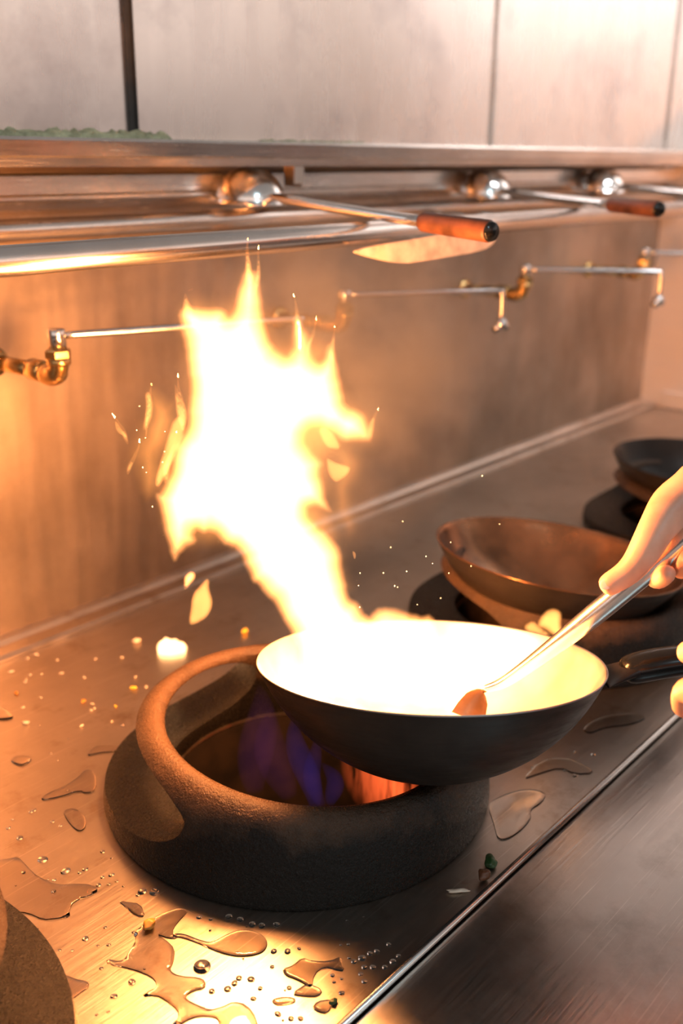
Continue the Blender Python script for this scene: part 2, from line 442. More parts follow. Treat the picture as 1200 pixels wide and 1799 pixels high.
# ------------------------------------------------------------------ wok rings
def ring_mesh():
    nA = 144
    TOPC = Vector((-.011, -.030))   # the rim sits slightly nearer and dips towards the front right
    prof = [(.150, 0), (.224, 0), (.2255, .006), (.2235, .020), (.219, .040), (.211, .060), (.201, .078), (.192, .089), (.184, .097), (.176, .1015), (.168, .1015), (.161, .096), (.159, .088), (.157, .07), (.154, .03)]
    bm = bmesh.new(); rows = []
    for r, z in prof:
        row = []
        for k in range(nA):
            a = 2 * math.pi * k / nA; t = min(1, z / .1) ** 1.5
            c = TOPC * t
            x, y = c.x + r * math.cos(a), c.y + r * math.sin(a)
            zz = z + t * .09 * ((y - c.y) - (x - c.x)) * .75
            row.append(bm.verts.new((x, y, max(0, zz) if z > 0 else 0)))
        rows.append(row)
    for a, b in zip(rows, rows[1:] + rows[:1]):
        for k in range(nA):
            j = (k + 1) % nA
            bm.faces.new((a[k], a[j], b[j], b[k]))
    bmesh.ops.recalc_face_normals(bm, faces=bm.faces)
    me = bpy.data.meshes.new('wok_ring'); bm.to_mesh(me); bm.free()
    o = bpy.data.objects.new('tmp_ring', me); COL.objects.link(o)
    # window cutter
    bm = bmesh.new(); rings = []
    a0, a1 = math.radians(66), math.radians(188); n = 48
    for k in range(n + 1):
        s = k / n; a = a0 + (a1 - a0) * (1 - math.cos(math.pi * s)) / 2
        e = (1 - abs(2 * (a - a0) / (a1 - a0) - 1) ** 5.0)
        e = max(e, 0) ** .5
        dz = .08 * (math.sin(a) - math.cos(a)) * .09 * .75 * 1.8
        mid = .066 + dz
        zt = .036 + (.010 - .036) * (a1 - a) / (a1 - a0); zlo = mid - (mid - zt) * e; zhi = mid + .0255 * e
        if k in (0, n): zlo, zhi = mid - .0012, mid + .0012
        ro, ri = .262, .10
        ca, sa = math.cos(a), math.sin(a)
        cx, cy = TOPC.x * .6, TOPC.y * .6
        rings.append([(cx + ri * ca, cy + ri * sa, zlo + .004 * e), (cx + .17 * ca, cy + .17 * sa, zlo + .002), (cx + ro * ca, cy + ro * sa, zlo - .006 * e),
                      (cx + ro * ca, cy + ro * sa, zhi - .016 * e), (cx + .19 * ca, cy + .19 * sa, zhi), (cx + ri * ca, cy + ri * sa, zhi + .004 * e)])
    loft(bm, rings); bmesh.ops.recalc_face_normals(bm, faces=bm.faces)
    mc = bpy.data.meshes.new('cut'); bm.to_mesh(mc); bm.free()
    oc = bpy.data.objects.new('tmp_cut', mc); COL.objects.link(oc)
    md = o.modifiers.new('b', 'BOOLEAN'); md.object = oc; md.operation = 'DIFFERENCE'; md.solver = 'EXACT'
    bv = o.modifiers.new('bev', 'BEVEL'); bv.width = .003; bv.segments = 3; bv.limit_method = 'ANGLE'; bv.angle_limit = math.radians(50)
    bpy.context.view_layer.update()
    dg = bpy.context.evaluated_depsgraph_get()
    out = bpy.data.meshes.new_from_object(o.evaluated_get(dg), depsgraph=dg); out.name = 'wok_ring'
    bpy.data.objects.remove(o); bpy.data.objects.remove(oc)
    return out
ring_me = ring_mesh()
ring_labels = ['black cast iron wok ring cut off by the bottom left corner of the photo',
               'large black cast iron wok ring in the foreground with an open window at its left',
               'cast iron wok ring under the empty brown wok behind the flaming one',
               'farthest black cast iron wok ring, by the right wall behind the hand']
ring_objs = []
for i, c in enumerate(RINGS):
    me = ring_me if i == 0 else ring_me
    o = bpy.data.objects.new('wok_ring', me); COL.objects.link(o); o.location = (c[0], c[1], .0006); o.scale = (1, 1, 1 if i < 2 else .95); o.rotation_euler.z = math.radians(-161) if i == 0 else 0
    tag(o, ring_labels[i], 'wok ring', 'cast iron wok rings on the range'); ring_objs.append(o)
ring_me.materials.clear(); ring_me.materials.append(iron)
ring_me.shade_smooth(); ring_me.set_sharp_from_angle(angle=math.radians(60))

# ------------------------------------------------------------------ woks
def wok(center, nrm, inner, label, handle_dir, R=.188, depth=.098, handle=True, hlen=.2, lift=.1):
    n = Vector(nrm).normalized()
    ref = Vector(handle_dir); xax = (ref - n * ref.dot(n)).normalized(); yax = n.cross(xax)
    Mx = Matrix((xax, yax, n)).transposed().to_4x4(); Mx.translation = Vector(center)
    root = thing('wok', label, 'wok'); root.matrix_world = Mx @ Matrix.Translation((0, 0, -depth))
    Rs = (R * R + depth * depth) / (2 * depth)
    def arc(rs, dz, k, m=28):
        out = []
        amax = math.asin(min(1, R / Rs))
        for i in range(m):
            a = amax * i / (m - 1) if not k else amax * (m - 1 - i) / (m - 1)
            out.append((max(rs * math.sin(a), 1e-4), Rs - rs * math.cos(a) + dz))
        return out
    bm = bmesh.new()
    pin = arc(Rs - .002, 0, True); pout = arc(Rs, 0, False)
    lip = [(R + .0012, depth + .0012), (R + .0005, depth + .0022), (R - .0012, depth + .0014)]
    f1 = lathe(bm, pout, 128); f3 = lathe(bm, [pout[-1]] + lip + [pin[0]], 128); f2 = lathe(bm, pin, 128)
    for f in f2 + f3: f.material_index = 1
    bmesh.ops.remove_doubles(bm, verts=bm.verts, dist=1e-5)
    b = obj('bowl', bm, [soot, inner], root)
    if handle:
        bm = bmesh.new()
        path = smooth_path([(R - .0035, 0, depth - .014), (R + .010, 0, depth - .012), (R + .03, 0, depth - .006), (R + .06, 0, depth + .002)], 5)
        m = len(path); rings = []
        for i, p in enumerate(path):
            s = i / (m - 1); hw = .030 * (1 - s) ** 1.3 + .014; th = .0012 + .010 * s
            t = (path[min(i + 1, m - 1)] - path[max(i - 1, 0)]).normalized(); upv = Vector((0, 1, 0)).cross(t) * -1
            rings.append([p + Vector((0, 1, 0)) * hw * math.cos(a) + upv * th * math.sin(a) for a in [2 * math.pi * k / 20 for k in range(20)]])
        loft(bm, rings); obj('handle_bracket', bm, soot, root)
        bm = bmesh.new()
        tube(bm, smooth_path([(R + .022, 0, depth - .010), (R + .036, 0, depth - .005), (R + .07, 0, depth + .002), (R + .12, 0, depth + .008), (R + hlen, 0, depth + .012), (R + hlen + .006, 0, depth + .012)], 4),
             [.010, .0145, .0165, .0175, .0183, .0188, .019, .019, .0188, .0184, .018, .0176, .0172, .017, .0168, .0165, .0165, .016, .0155, .012, .006], 24, squash=(.86, 1.05))
        obj('handle', bm, rubber, root)
    return root
W1C, W1N = Vector((.7666, .5445, .2002)), Vector((.168, .147, 1))
wok1 = wok(W1C, W1N, worn, 'tilted wok full of flames, gripped by its black handle', (.66, -.75, .03), R=.180, depth=.120)
wok2 = wok((1.270, .675, .136), (.141, -.036, 1), seasoned, 'empty brown seasoned wok resting on the ring behind the flaming wok', (.60, -.80, .0), R=.184, depth=.112)
wok3 = wok((1.880, .690, .139), (.05, -.03, 1), black_in, 'black wok on the farthest ring, partly hidden by the hand', (.60, -.80, .0), R=.184, depth=.112)

# ------------------------------------------------------------------ spatula
sp = thing('wok_spatula', 'long steel wok spatula held by the upper hand, blade in the flaming wok', 'spatula', on_z(850, 1215, .155))
SP0 = at_d(848, 1212, 1.055); SP1 = at_d(895, 1193, 1.045); SP2 = at_d(1000, 1115, 1.0); SP3 = at_d(1135, 1005, .955); SP4 = at_d(1230, 925, .92); SP5 = at_d(1330, 845, .88)
bm = bmesh.new()
pth = smooth_path([SP0, SP1, SP2, SP3, SP4], 6); 
rr = [.0035 + .0075 * min(1, (i / 14)) for i in range(len(pth))]
tube(bm, pth, rr, 16)
obj('shaft', offs(bm, sp), steel_bright, sp)
bm = bmesh.new(); tube(bm, [SP4 - (SP5 - SP4) * .02, SP4.lerp(SP5, .1), SP5], [.0112, .0135, .014], 16); obj('grip', offs(bm, sp), wood, sp)
bm = bmesh.new()
bx = (SP1 - SP0).normalized(); dn = Vector((0, 0, -1)); ac = at_d(828, 1248, 1.045) - at_d(842, 1208, 1.055)
rows = []
for s, hw in ((0, .006), (.12, .014), (.3, .022), (.65, .028), (1.0, .031)):
    c = SP0 + ac * s * 1.25 + Vector((-.004, .002, 0)) * s
    side = RT * .9 + FW * .35; side = (side - ac.normalized() * side.dot(ac.normalized())).normalized(); nn = side.cross(ac).normalized()
    rows.append([c + side * hw * u * .62 + nn * (.0009 * v + .005 * u * u) for u, v in ((-1, 1), (-.5, 1), (0, 1), (.5, 1), (1, 1), (1, -1), (.5, -1), (0, -1), (-.5, -1), (-1, -1))])
loft(bm, rows)
obj('blade', offs(bm, sp), plain('scorched_steel', (.30, .15, .07), .4, .7), sp, True, 50)

# ------------------------------------------------------------------ shelf, rails, ladles
sh = thing('wall_shelf', 'long stainless wall shelf with a folded front lip running above the rails', 'shelf', (1.0, YW, .68))
bm = bmesh.new()
YS = 1.13
prof = [(YW - .021, .712), (YS + .003, .712), (YS - .002, .716), (YS - .004, .712), (YS - .002, .694), (YS + .004, .692), (YS + .006, .681), (YS + .010, .681), (YS + .009, .700), (YW - .021, .704)]
loft(bm, [[(x, y, z) for y, z in prof] for x in (-1.2, XR - .02)]); obj('shelf_board', offs(bm, sh), steel_rod, sh, True, 30)
for q in (530,):
    x = on_y(q, 300, 1.13).x + .012
    bm = bmesh.new(); box(bm, (x, YS + .012, .650), (x + .004, YS + .05, .7045)); box(bm, (x - .018, YS + .010, .655), (x + .004, YS + .013, .7045)); box(bm, (x, YS + .05, .69), (x + .004, YS + .08, .7045))
    obj('bracket', offs(bm, sh), steel_ledge, sh, False)
bm = bmesh.new()
prof = [(YW, .676), (YW - .035, .672), (YW - .040, .668), (YW - .040, .645), (YW - .046, .642), (YW - .046, .638), (YW - .04, .635), (YW - .030, .60), (YW, .598)]
loft(bm, [[(x, y, z) for y, z in prof] for x in (-1.2, XR)]); obj('back_channel', offs(bm, sh), steel_rod, sh, True, 30)
bm = bmesh.new(); box(bm, (XR - .03, YS - .006, .686), (XR - .002, YS + .03, .714), .003); obj('end_cap', offs(bm, sh), gap, sh)

fuzz = plain('pale_green_fuzz', (.42, .45, .30), .95, 0, .1, (300, .9, .004), .3, 60)
def strip(x0, x1, h, label, seed):
    r = random.Random(seed); bm = bmesh.new(); n = int((x1 - x0) / .006)
    rings = []
    for i in range(n + 1):
        x = x0 + (x1 - x0) * i / n; hh = h * (.75 + .5 * r.random()) * (1 if 1 < i < n - 1 else .4)
        rings.append([(x, YS + .012, .7125), (x, YS + .012 + r.uniform(-.002, .002), .7125 + hh * .7), (x + r.uniform(-.002, .002), YS + .022, .7125 + hh), (x, YS + .034, .7125 + hh * .7), (x, YS + .036, .7125)])
    loft(bm, rings); tag(obj('scouring_strip', bm, fuzz, None, False), label, 'scouring strip', 'pale green strips on the shelf')
strip(.45, on_y(318, 232, YS).x, .013, 'long pale green fuzzy strip lying on the left end of the shelf lip', 1)
strip(on_y(470, 245, YS).x, on_y(660, 247, YS).x, .006, 'short pale green fuzzy strip lying on the shelf right of the dark panel joint', 2)

rack = thing('utensil_rail', 'pair of horizontal steel rails holding the ladles above the burners', 'utensil rail', (1.0, 1.05, .585))
for y, z in ((.890, .600), (1.195, .603)):
    bm = bmesh.new(); tube(bm, [(-1.2, y, z), (XR, y, z)], .0152, 24); obj('rail', offs(bm, rack), steel_rod, rack)
YP = .874
pp = [on_y(a, b_, YP) for a, b_ in ((612, 440), (650, 452), (690, 461), (715, 463), (760, 456), (820, 446), (855, 438), (871, 424), (872, 408), (862, 398), (740, 418))]
pts, tris, dist = fill(round_poly([(p.x, p.z) for p in pp], 2), .015)
bm = bmesh.new(); vs = [bm.verts.new((x, YP, z)) for x, z in pts]
for f in tris: bm.faces.new([vs[i] for i in f])
ex = bmesh.ops.extrude_face_region(bm, geom=bm.faces[:])
for g in ex['geom']:
    if isinstance(g, bmesh.types.BMVert): g.co.y += .006
obj('hanging_board', offs(bm, rack), plain('pale_board', (.62, .50, .40), .5), rack, True, 30)['label'] = 'pale board with a rounded corner hanging at the front rail'
for x in (.1, 1.62, XR - .1):
    bm = bmesh.new(); tube(bm, [(x, .89, .594), (x, YW, .594)], .006, 12); obj('cross_bar', offs(bm, rack), steel_rod, rack)

def ladle_proto(label, bowl_r=.056):
    root = thing('ladle', label, 'ladle', (0, 0, 0), 0, 'ladles lying across the rails')
    # upturned bowl centred at origin, handle along -y
    bm = bmesh.new(); prof = []
    for i in range(13):
        a = math.pi / 2 * i / 12; prof.append((max(1e-4, bowl_r * math.sin(a)), .053 * math.cos(a)))
    prof += [(bowl_r + .002, -.001), (bowl_r - .001, -.002)]
    for i in range(12, -1, -1):
        a = math.pi / 2 * i / 12; prof.append((max(1e-4, (bowl_r - .0018) * math.sin(a)), .051 * math.cos(a)))
    lathe(bm, prof, 48); bmesh.ops.remove_doubles(bm, verts=bm.verts, dist=1e-5)
    obj('bowl', bm, steel_bright, root)
    bm = bmesh.new()
    pth = smooth_path([(0, -bowl_r + .004, .006), (0, -bowl_r - .02, .012), (0, -.12, .011), (0, -.25, .009), (0, -.44, .008)], 5)
    tube(bm, pth, [.007 + .0028 * min(1, i / 12) for i in range(len(pth))], 14, squash=(.75, 1.1)); obj('shaft', bm, steel_bright, root)
    bm = bmesh.new()
    tube(bm, [(0, -.425, .008), (0, -.43, .008), (0, -.50, .008), (0, -.545, .008), (0, -.550, .008)], [.0105, .0125, .0128, .013, .0115], 20)
    obj('grip', bm, wood, root)
    bm = bmesh.new(); tube(bm, [(0, -.5495, .008), (0, -.5525, .008)], [.0118, .0105], 20); obj('grip_end', bm, rubber, root)
    return root
lad = ladle_proto('steel ladle with reddish wood grip, nearest of the three on the rails')
pr = Vector((1.142, 1.195)); e1 = Vector((1.015, .665)); d = e1 - pr
lad.location = (pr.x, pr.y, .6275); lad.rotation_euler = (.034, 0, math.atan2(d.y, d.x) + math.pi / 2)
for (bx_, by_), (ex_, ey_), lb in (((1.80, 1.195), (1.55, .70), 'steel ladle with dark grip, middle of the three on the rails'),
                                   ((2.30, 1.195), (2.10, .70), 'farthest steel ladle on the rails, beside the right wall')):
    c = copy_tree(lad); c['label'] = lb; c.location = (bx_, by_, .6215); c.rotation_euler = (.012, 0, math.atan2(ey_ - by_, ex_ - bx_) + math.pi / 2)

# ------------------------------------------------------------------ faucets
def faucet(x, end, label, spout='tip'):
    y = 1.125; x = x * y / 1.155; K = 1.3
    root = thing('swivel_faucet', label, 'faucet', (x, y, .42), 0, 'swing arm faucets along the back wall')
    def W(*p): return Vector(p) - Vector((x, y, .42))
    zc = .424
    bm = bmesh.new(); tube(bm, [W(x - .01, YW + .002, zc), W(x, y + .05, zc)], .0105, 16); tube(bm, [W(x - .01, YW, zc), W(x - .01, YW - .006, zc)], .02, 24)
    obj('supply_pipe', bm, brass, root)
    bm = bmesh.new()
    tube(bm, [W(x, y + .066, zc), W(x, y + .064, zc), W(x, y + .038, zc), W(x, y + .036, zc)], [.0125, .0145, .0145, .0125], 24)
    tube(bm, smooth_path([W(x, y + .046, zc), W(x, y + .020, zc - .002), W(x, y + .005, zc + .005), W(x, y, zc + .020)], 5), [.0125] * 3 + [.0145] * 8 + [.0130] * 5, 20)
    tube(bm, [W(x, y, zc + .014), W(x, y, zc + .016), W(x, y, zc + .024)], [.0140, .0158, .0158], 24)
    obj('elbow', bm, brass, root)
    bm = bmesh.new(); tube(bm, [W(x, y, .447), W(x, y, .449), W(x, y, .457), W(x, y, .459)], [.0145, .0172, .0172, .0145], 6); obj('hex_nut', bm, brass, root, False)
    bm = bmesh.new(); tube(bm, [W(x, y, .458), W(x, y, .483), W(x, y, .485)], [.0115, .0115, .0102], 20); obj('swivel_cap', bm, steel_bright, root)
    zt = .476; e = Vector((end[0], end[1], zt)); s_ = Vector((x, y, zt)); dv = (e - s_).normalized()
    bm = bmesh.new()
    tube(bm, smooth_path([W(*(s_ + dv * .005)), W(*(s_ + dv * .1)), W(*(e - dv * .016)), W(*(e - dv * .003 + Vector((0, 0, -.004)))), W(*(e + Vector((0, 0, -.018)))), W(*(e + Vector((0, 0, -.048))))], 5), .0050, 12)
    obj('spout', bm, steel_bright, root)
    if spout == 'tip':
        bm = bmesh.new(); z = e.z - .05
        bmesh.ops.create_icosphere(bm, subdivisions=2, radius=.012, matrix=Matrix.Translation(W(e.x, e.y, z - .008)))
        tube(bm, [W(e.x - .018, e.y, z - .016), W(e.x - .006, e.y, z - .010)], [.008, .005], 10); tube(bm, [W(e.x + .006, e.y, z - .010), W(e.x + .016, e.y, z - .014)], [.005, .008], 10)
        obj('tap_nozzle', bm, steel_bright, root)
F = lambda i, s: 'swing faucet on brass elbow, ' + s
faucet(.747, (1.05, 1.0), F(0, 'far left, its arm passing behind the flame'), None)
faucet(1.325, (1.53, .965), F(1, 'just right of the flame, with a nozzle below its tip'))
faucet(1.915, (2.03, .90), F(2, 'third from the left, arm reaching toward the right wall corner'))
faucet(2.49, (2.50, .98), F(3, 'far right, arm running out of the photo'), None)

# ------------------------------------------------------------------ flames
def flame_mesh(px_poly, depth_fn, maxh, step, seed, curl=.02, rough=.012, sub_smooth=1, soft=.8):
    """outline at real distance -> closed lumpy body with real thickness across the outline"""
    o0 = at_d(600, 900, 1.0)
    poly = round_poly(px_poly, sub_smooth)
    poly = resample(poly, 4 if step > 8 else 3)
    amp = rough * FPX * .13
    poly = [(x + amp * (noise.noise(Vector((x * .03, y * .02, seed))) * 1.2 + .6 * noise.noise(Vector((x * .11, y * .06, seed + 5)))),
             y + amp * (noise.noise(Vector((x * .03, y * .02, seed + 9))) * 1.2 + .6 * noise.noise(Vector((x * .11, y * .06, seed + 15))))) for x, y in poly]
    pts, tris, dist = fill(poly, 5 if step > 8 else step, inner=(2.0, 5.0) if step > 8 else (1.5,), seed=seed)
    bm = bmesh.new(); F_, B_ = [], []
    for (x, y), d in zip(pts, dist):
        D = depth_fn(x, y); dm = d / FPX * D
        h = maxh * (1 - math.exp(-(dm / (maxh * soft)) ** 1.8)) if d > 0 else 0
        base = at_d(x, y, 1.0)
        q = Vector((x * .012, y * .008, seed * 7.3))
        off = noise.noise(q * .6) * curl
        lump = 1 + .45 * noise.noise(q * 1.5 + Vector((0, 0, 3))) + .3 * noise.noise(q * 3.7)
        lump2 = 1 + .45 * noise.noise(q * 1.5 + Vector((9, 0, 3))) + .3 * noise.noise(q * 3.7 + Vector((5, 5, 5)))
        F_.append(bm.verts.new(at_d(x, y, D + off - h * max(.3, lump))))
        B_.append(F_[-1] if d == 0 else bm.verts.new(at_d(x, y, D + off + h * max(.3, lump2))))
    two_sheets(bm, F_, B_, tris)
    return bm
main = [(429,469),(457,473),(461,511),(471,571),(480,604),(510,625),(510,562),(520,543),(531,567),(548,585),(550,623),(562,630),(573,599),(585,602),(599,646),(607,683),(611,711),(634,716),(650,739),(660,777),(639,779),(601,781),(583,763),(555,751),(536,770),(559,795),(573,814),(564,830),(573,851),(576,879),(592,907),(569,900),(543,893),(545,910),(569,926),(592,949),(604,968),(606,1001),(613,1043),(634,1057),(646,1080),(653,1071),(671,1061),(704,1068),(735,1078),(765,1075),(772,1112),(790,1115),(820,1118),(832,1140),(845,1170),(838,1190),(830,1215),(822,1240),(800,1250),(760,1252),(680,1247),(600,1236),(545,1218),(528,1200),(522,1150),(505,1110),(490,1080),(461,1043),(452,1029),(438,1026),(429,996),(419,968),(387,959),(370,938),(359,942),(345,935),(354,954),(321,968),(305,994),(296,977),(286,935),(277,898),(265,865),(282,861),(296,819),(300,791),(312,767),(328,739),(328,711),(328,674),(324,637),(321,609),(314,576),(307,548),(326,534),(363,536),(396,539),(405,553),(412,511),(422,483)]
KH = math.cos(PITCH)
def dplane(x, y, D=.985):
    """distance along the axis of a vertical sheet standing at horizontal distance D"""
    r = ray(x, y); hf = Vector((math.cos(YAW), math.sin(YAW), 0)); return D / r.dot(hf)
def dmain(x, y):
    lean = .02 * math.sin(y * .006)
    if y > 1050:
        return dplane(x, y, .985 + lean) - .02 * (y - 1050) / 200
    return dplane(x, y, .985 + lean)
for i, (x, y, pw) in enumerate(((470, 620, 10), (450, 760, 15), (400, 880, 15), (520, 1000, 10), (640, 1150, 5), (760, 1190, 4))):
    l = bpy.data.lights.new('fire_light', 'POINT'); l.energy = pw; l.color = FLAME; l.shadow_soft_size = .03
    o = bpy.data.objects.new('fire_light', l); COL.objects.link(o); o.location = at_d(x, y, dmain(x, y))
fl = thing('flame', 'tall white-hot flame leaping from the tilted wok up to the rails', 'flame', (W1C.x, W1C.y, .12))
bm = flame_mesh(main, dmain, .045, 14, 1); obj('flame_body', offs(bm, fl), fire, fl)
def lick(poly, D, h, m, seed, name='flame_tongue', parent=None, depth=None, rough=.006):
    bm = flame_mesh(poly, depth or (lambda x, y: dplane(x, y, D)), h, 5, seed, .004, rough, 2, soft=.5)
    p = parent or fl
    return obj(name, offs(bm, p), m, p)
lick([(252,690),(262,686),(268,700),(262,722),(259,760),(254,776),(254,745),(256,712)], 1.0, .004, fire_thin, 3)
lick([(304,672),(312,680),(322,722),(330,745),(320,765),(309,735)], 1.0, .008, fire_thin, 4)
lick([(200,735),(212,750),(228,770),(215,766),(203,756)], 1.02, .002, fire_thin, 5)
lick([(322,1012),(334,1001),(345,1006),(346,1018),(334,1031),(325,1040),(322,1030)], 1.0, .012, fire, 6)
lick([(352,1026),(362,1014),(370,1018),(368,1035),(377,1060),(368,1085),(345,1098),(330,1100),(333,1070),(336,1045)], 1.02, .006, fire_thin, 7)
lick([(956,1072),(975,1066),(988,1076),(985,1100),(995,1122),(975,1120),(955,1105),(940,1102)], 1.16, .008, fire_thin, 8)
lick([(918,1100),(935,1088),(950,1100),(972,1118),(950,1118),(925,1112)], 1.15, .005, fire_thin, 9)
lick([(555,752),(575,748),(600,778),(595,792),(570,788)], .985, .0035, fire_thin, 10)
lick([(571,800),(590,812),(622,820),(604,842),(590,850),(575,835)], .985, .003, fire_thin, 11)
lick([(618,965),(626,972),(624,985),(620,980)], .985, .005, fire, 12)
lick([(300,740),(318,725),(330,760),(300,820),(280,860),(268,850),(285,800)], 1.0, .005, fire_thin, 13)
for k_, (pl2, h2) in enumerate((
    ([(300,530),(330,505),(400,520),(412,470),(430,440),(462,445),(480,540),(500,590),(505,540),(525,520),(560,580),(600,590),(618,690),(660,715),(680,760),(665,800),(600,800),(590,850),(602,920),(618,1000),(640,1050),(560,1050),(440,1000),(400,960),(320,985),(285,960),(255,860),(285,790),(315,720),(310,620),(298,570)], .05),
    ([(240,720),(262,660),(300,700),(320,680),(325,760),(290,860),(262,900),(235,860),(215,800),(228,760)], .03),
    ([(590,770),(640,790),(650,820),(620,870),(640,930),(612,960),(590,920),(570,850),(575,800)], .03))):
    bm = flame_mesh(pl2, dmain, h2, 14, 40 + k_, .02, .03, 2, soft=1.6); obj('flame_glow', offs(bm, fl), fire_haze, fl)
for k_, (cx, cy, w_, h_, a_) in enumerate(((436, 470, 9, 60, .0), (452, 476, 7, 52, .12), (520, 556, 7, 45, -.1), (548, 590, 6, 40, .2), (585, 608, 8, 40, 0), (332, 545, 16, 34, -.3), (318, 700, 7, 50, -.1), (262, 712, 8, 45, .15), (212, 752, 6, 30, -.5), (236, 800, 6, 34, .3), (300, 800, 9, 50, .2), (655, 742, 8, 30, .3))):
    pts_ = []
    for (u, v) in ((0, -1), (.45, -.45), (.9, .1), (1, .55), (.6, .9), (0, 1), (-.6, .9), (-1, .5), (-.7, 0), (-.3, -.5)):
        x_, y_ = u * w_, v * h_; pts_.append((cx + x_ - y_ * a_ + 3 * math.sin(v * 3 + k_), cy + y_))
    lick(pts_, .985 if 300 < cx else 1.0, .009, fire_thin, 60 + k_)
# lower flame bed inside the wok: gives the bowl its light
fb = [(540,1225),(520,1170),(500,1120),(640,1095),(700,1100),(770,1120),(820,1160),(830,1235),(740,1245),(640,1238)]
# reflection of a flame lick in the cooktop, built as a glowing patch
so = thing('flame_reflection', 'small white-hot glowing patch of reflected flame on the cooktop behind the ring', 'flame', on_z(300, 1145, 0))
bm = bmesh.new()
def blob(px_poly, h, step_px=6, z0=.0004, wob=0, edge=None, seed=0, flat=True):
    poly = [tuple(on_z(x, y, 0)[:2]) for x, y in px_poly]
    A = np.array(poly); step = (A.max(0) - A.min(0)).max() / 26
    step = max(min(step, .006), .0009)
    ed = edge or h * 1.2
    pts, tris, dist = fill(poly, step, inner=(ed * .12, ed * .4, ed * .9) if ed * .9 < step * 3 else (ed * .15, ed * .5), seed=seed)
    bm = bmesh.new(); T, Bt = [], []
    for (x, y), d in zip(pts, dist):
        t = min(1, d / ed); hh = h * math.sqrt(max(0, 1 - (1 - t) ** 2)) * (1 + wob * noise.noise(Vector((x * 120, y * 120, seed))))
        T.append(bm.verts.new((x, y, z0 + hh))); Bt.append(bm.verts.new((x, y, z0)) if d > 0 else T[-1])
    two_sheets(bm, T, Bt, tris)
    return bm
bm = blob([(275,1138),(290,1126),(312,1130),(330,1138),(326,1150),(300,1154),(278,1153)], .010, edge=.008, wob=.3)
obj('glow_patch', offs(bm, so), flame_mat('reflected_fire', (1, .5, .2), 320), so)

# gas flames in the burner
gf = thing('burner_flame', 'blue violet gas flames rising inside the foreground wok ring', 'flame', (.733, .705, -.11))
def gas(px0, py0, px1, py1, D, w_, m, seed):
    bm = bmesh.new(); a = at_d(px0, py0, D); b = at_d(px1, py1, D - .02)
    pth = []; n = 14
    for i in range(n):
        s = i / (n - 1); p = a.lerp(b, s) + RT * .006 * math.sin(s * 5 + seed); pth.append(p)
    tube(bm, pth, [max(.0008, w_ * (math.sin(math.pi * min(1, .12 + .88 * (i / (n - 1)))) ** .8)) for i in range(n)], 14)
    obj('gas_tongue', offs(bm, gf), m, gf)
gas(545, 1415, 520, 1255, 1.13, .014, fire_blue, 1)
gas(500, 1400, 470, 1240, 1.15, .020, fire_violet, 2)
gas(565, 1415, 545, 1290, 1.10, .010, fire_blue, 3)
gas(455, 1390, 450, 1200, 1.17, .022, fire_violet, 4)
gas(590, 1412, 570, 1340, 1.10, .010, fire_blue, 5)

# ------------------------------------------------------------------ water
def puddle(px_poly, h, label, rp=1, name='water_puddle', edge=None, seed=0):
    poly = round_poly(px_poly, rp)
    o = obj(name, blob(poly, h, edge=edge, seed=seed), water)
    return tag(o, label, 'water puddle', 'water puddles on the cooktop')
puddle([(395,1644),(420,1634),(447,1636),(467,1647),(471,1662),(462,1675),(440,1681),(415,1682),(385,1675),(345,1657),(318,1648),(306,1647),(302,1643),(320,1640),(350,1652),(372,1658)], .0018, 'teardrop shaped water puddle below the foreground ring', 2)
puddle([(256,1622),(280,1608),(310,1596),(328,1597),(330,1605),(312,1622),(302,1638),(312,1650),(296,1650),(275,1643),(292,1652),(308,1668),(306,1690),(298,1706),(315,1716),(350,1718),(362,1725),(360,1738),(340,1742),(325,1752),(336,1762),(370,1775),(390,1770),(410,1760),(435,1766),(452,1790),(458,1830),(390,1830),(385,1796),(378,1788),(350,1786),(325,1795),(310,1810),(300,1800),(314,1790),(312,1775),(290,1758),(275,1750),(248,1752),(262,1742),(276,1735),(272,1722),(255,1712),(225,1702),(190,1695),(186,1685),(215,1690),(228,1672),(240,1650),(233,1640)], .0016, 'big branching water puddle spreading to the bottom edge of the photo', 1)
puddle([(496,1703),(514,1698),(530,1683),(550,1690),(580,1690),(596,1682),(600,1683),(606,1708),(590,1705),(570,1700),(552,1712),(548,1738),(535,1730),(520,1722),(500,1715)], .0018, 'star shaped water puddle near the cooktop lip', 1)
puddle([(0,1512),(20,1508),(32,1505),(50,1525),(65,1540),(100,1556),(150,1553),(172,1560),(170,1570),(130,1585),(122,1600),(124,1612),(100,1615),(75,1618),(50,1605),(20,1604),(0,1602),(-60,1590),(-60,1520)], .0014, 'wide flat water puddle at the left edge beside the cut off ring', 1)
puddle([(207,1583),(222,1586),(248,1589),(256,1612),(240,1611),(222,1597)], .0022, 'arrow shaped water drop left of the branching puddle', 1)
puddle([(110,1425),(130,1420),(150,1432),(152,1455),(140,1463),(128,1455),(116,1440)], .0016, 'pear shaped water puddle left of the foreground ring', 2)
puddle([(80,1395),(115,1382),(135,1368),(150,1352),(168,1356),(170,1390),(150,1396),(140,1390),(105,1402),(70,1408)], .0016, 'forked water puddle reaching the left side of the foreground ring', 1)
puddle([(18,1336),(30,1328),(52,1330),(56,1336),(40,1348),(22,1342)], .0022, 'small ragged water puddle at the left, above the forked puddle', 2)
puddle([(-12,1246),(0,1240),(16,1250),(26,1262),(10,1266),(-12,1265)], .0025, 'water puddle cut by the left edge behind the ring', 2)
puddle([(165,1312),(190,1310),(215,1312),(205,1322),(175,1324),(150,1330)], .0015, 'thin water puddle touching the back left of the foreground ring', 2)
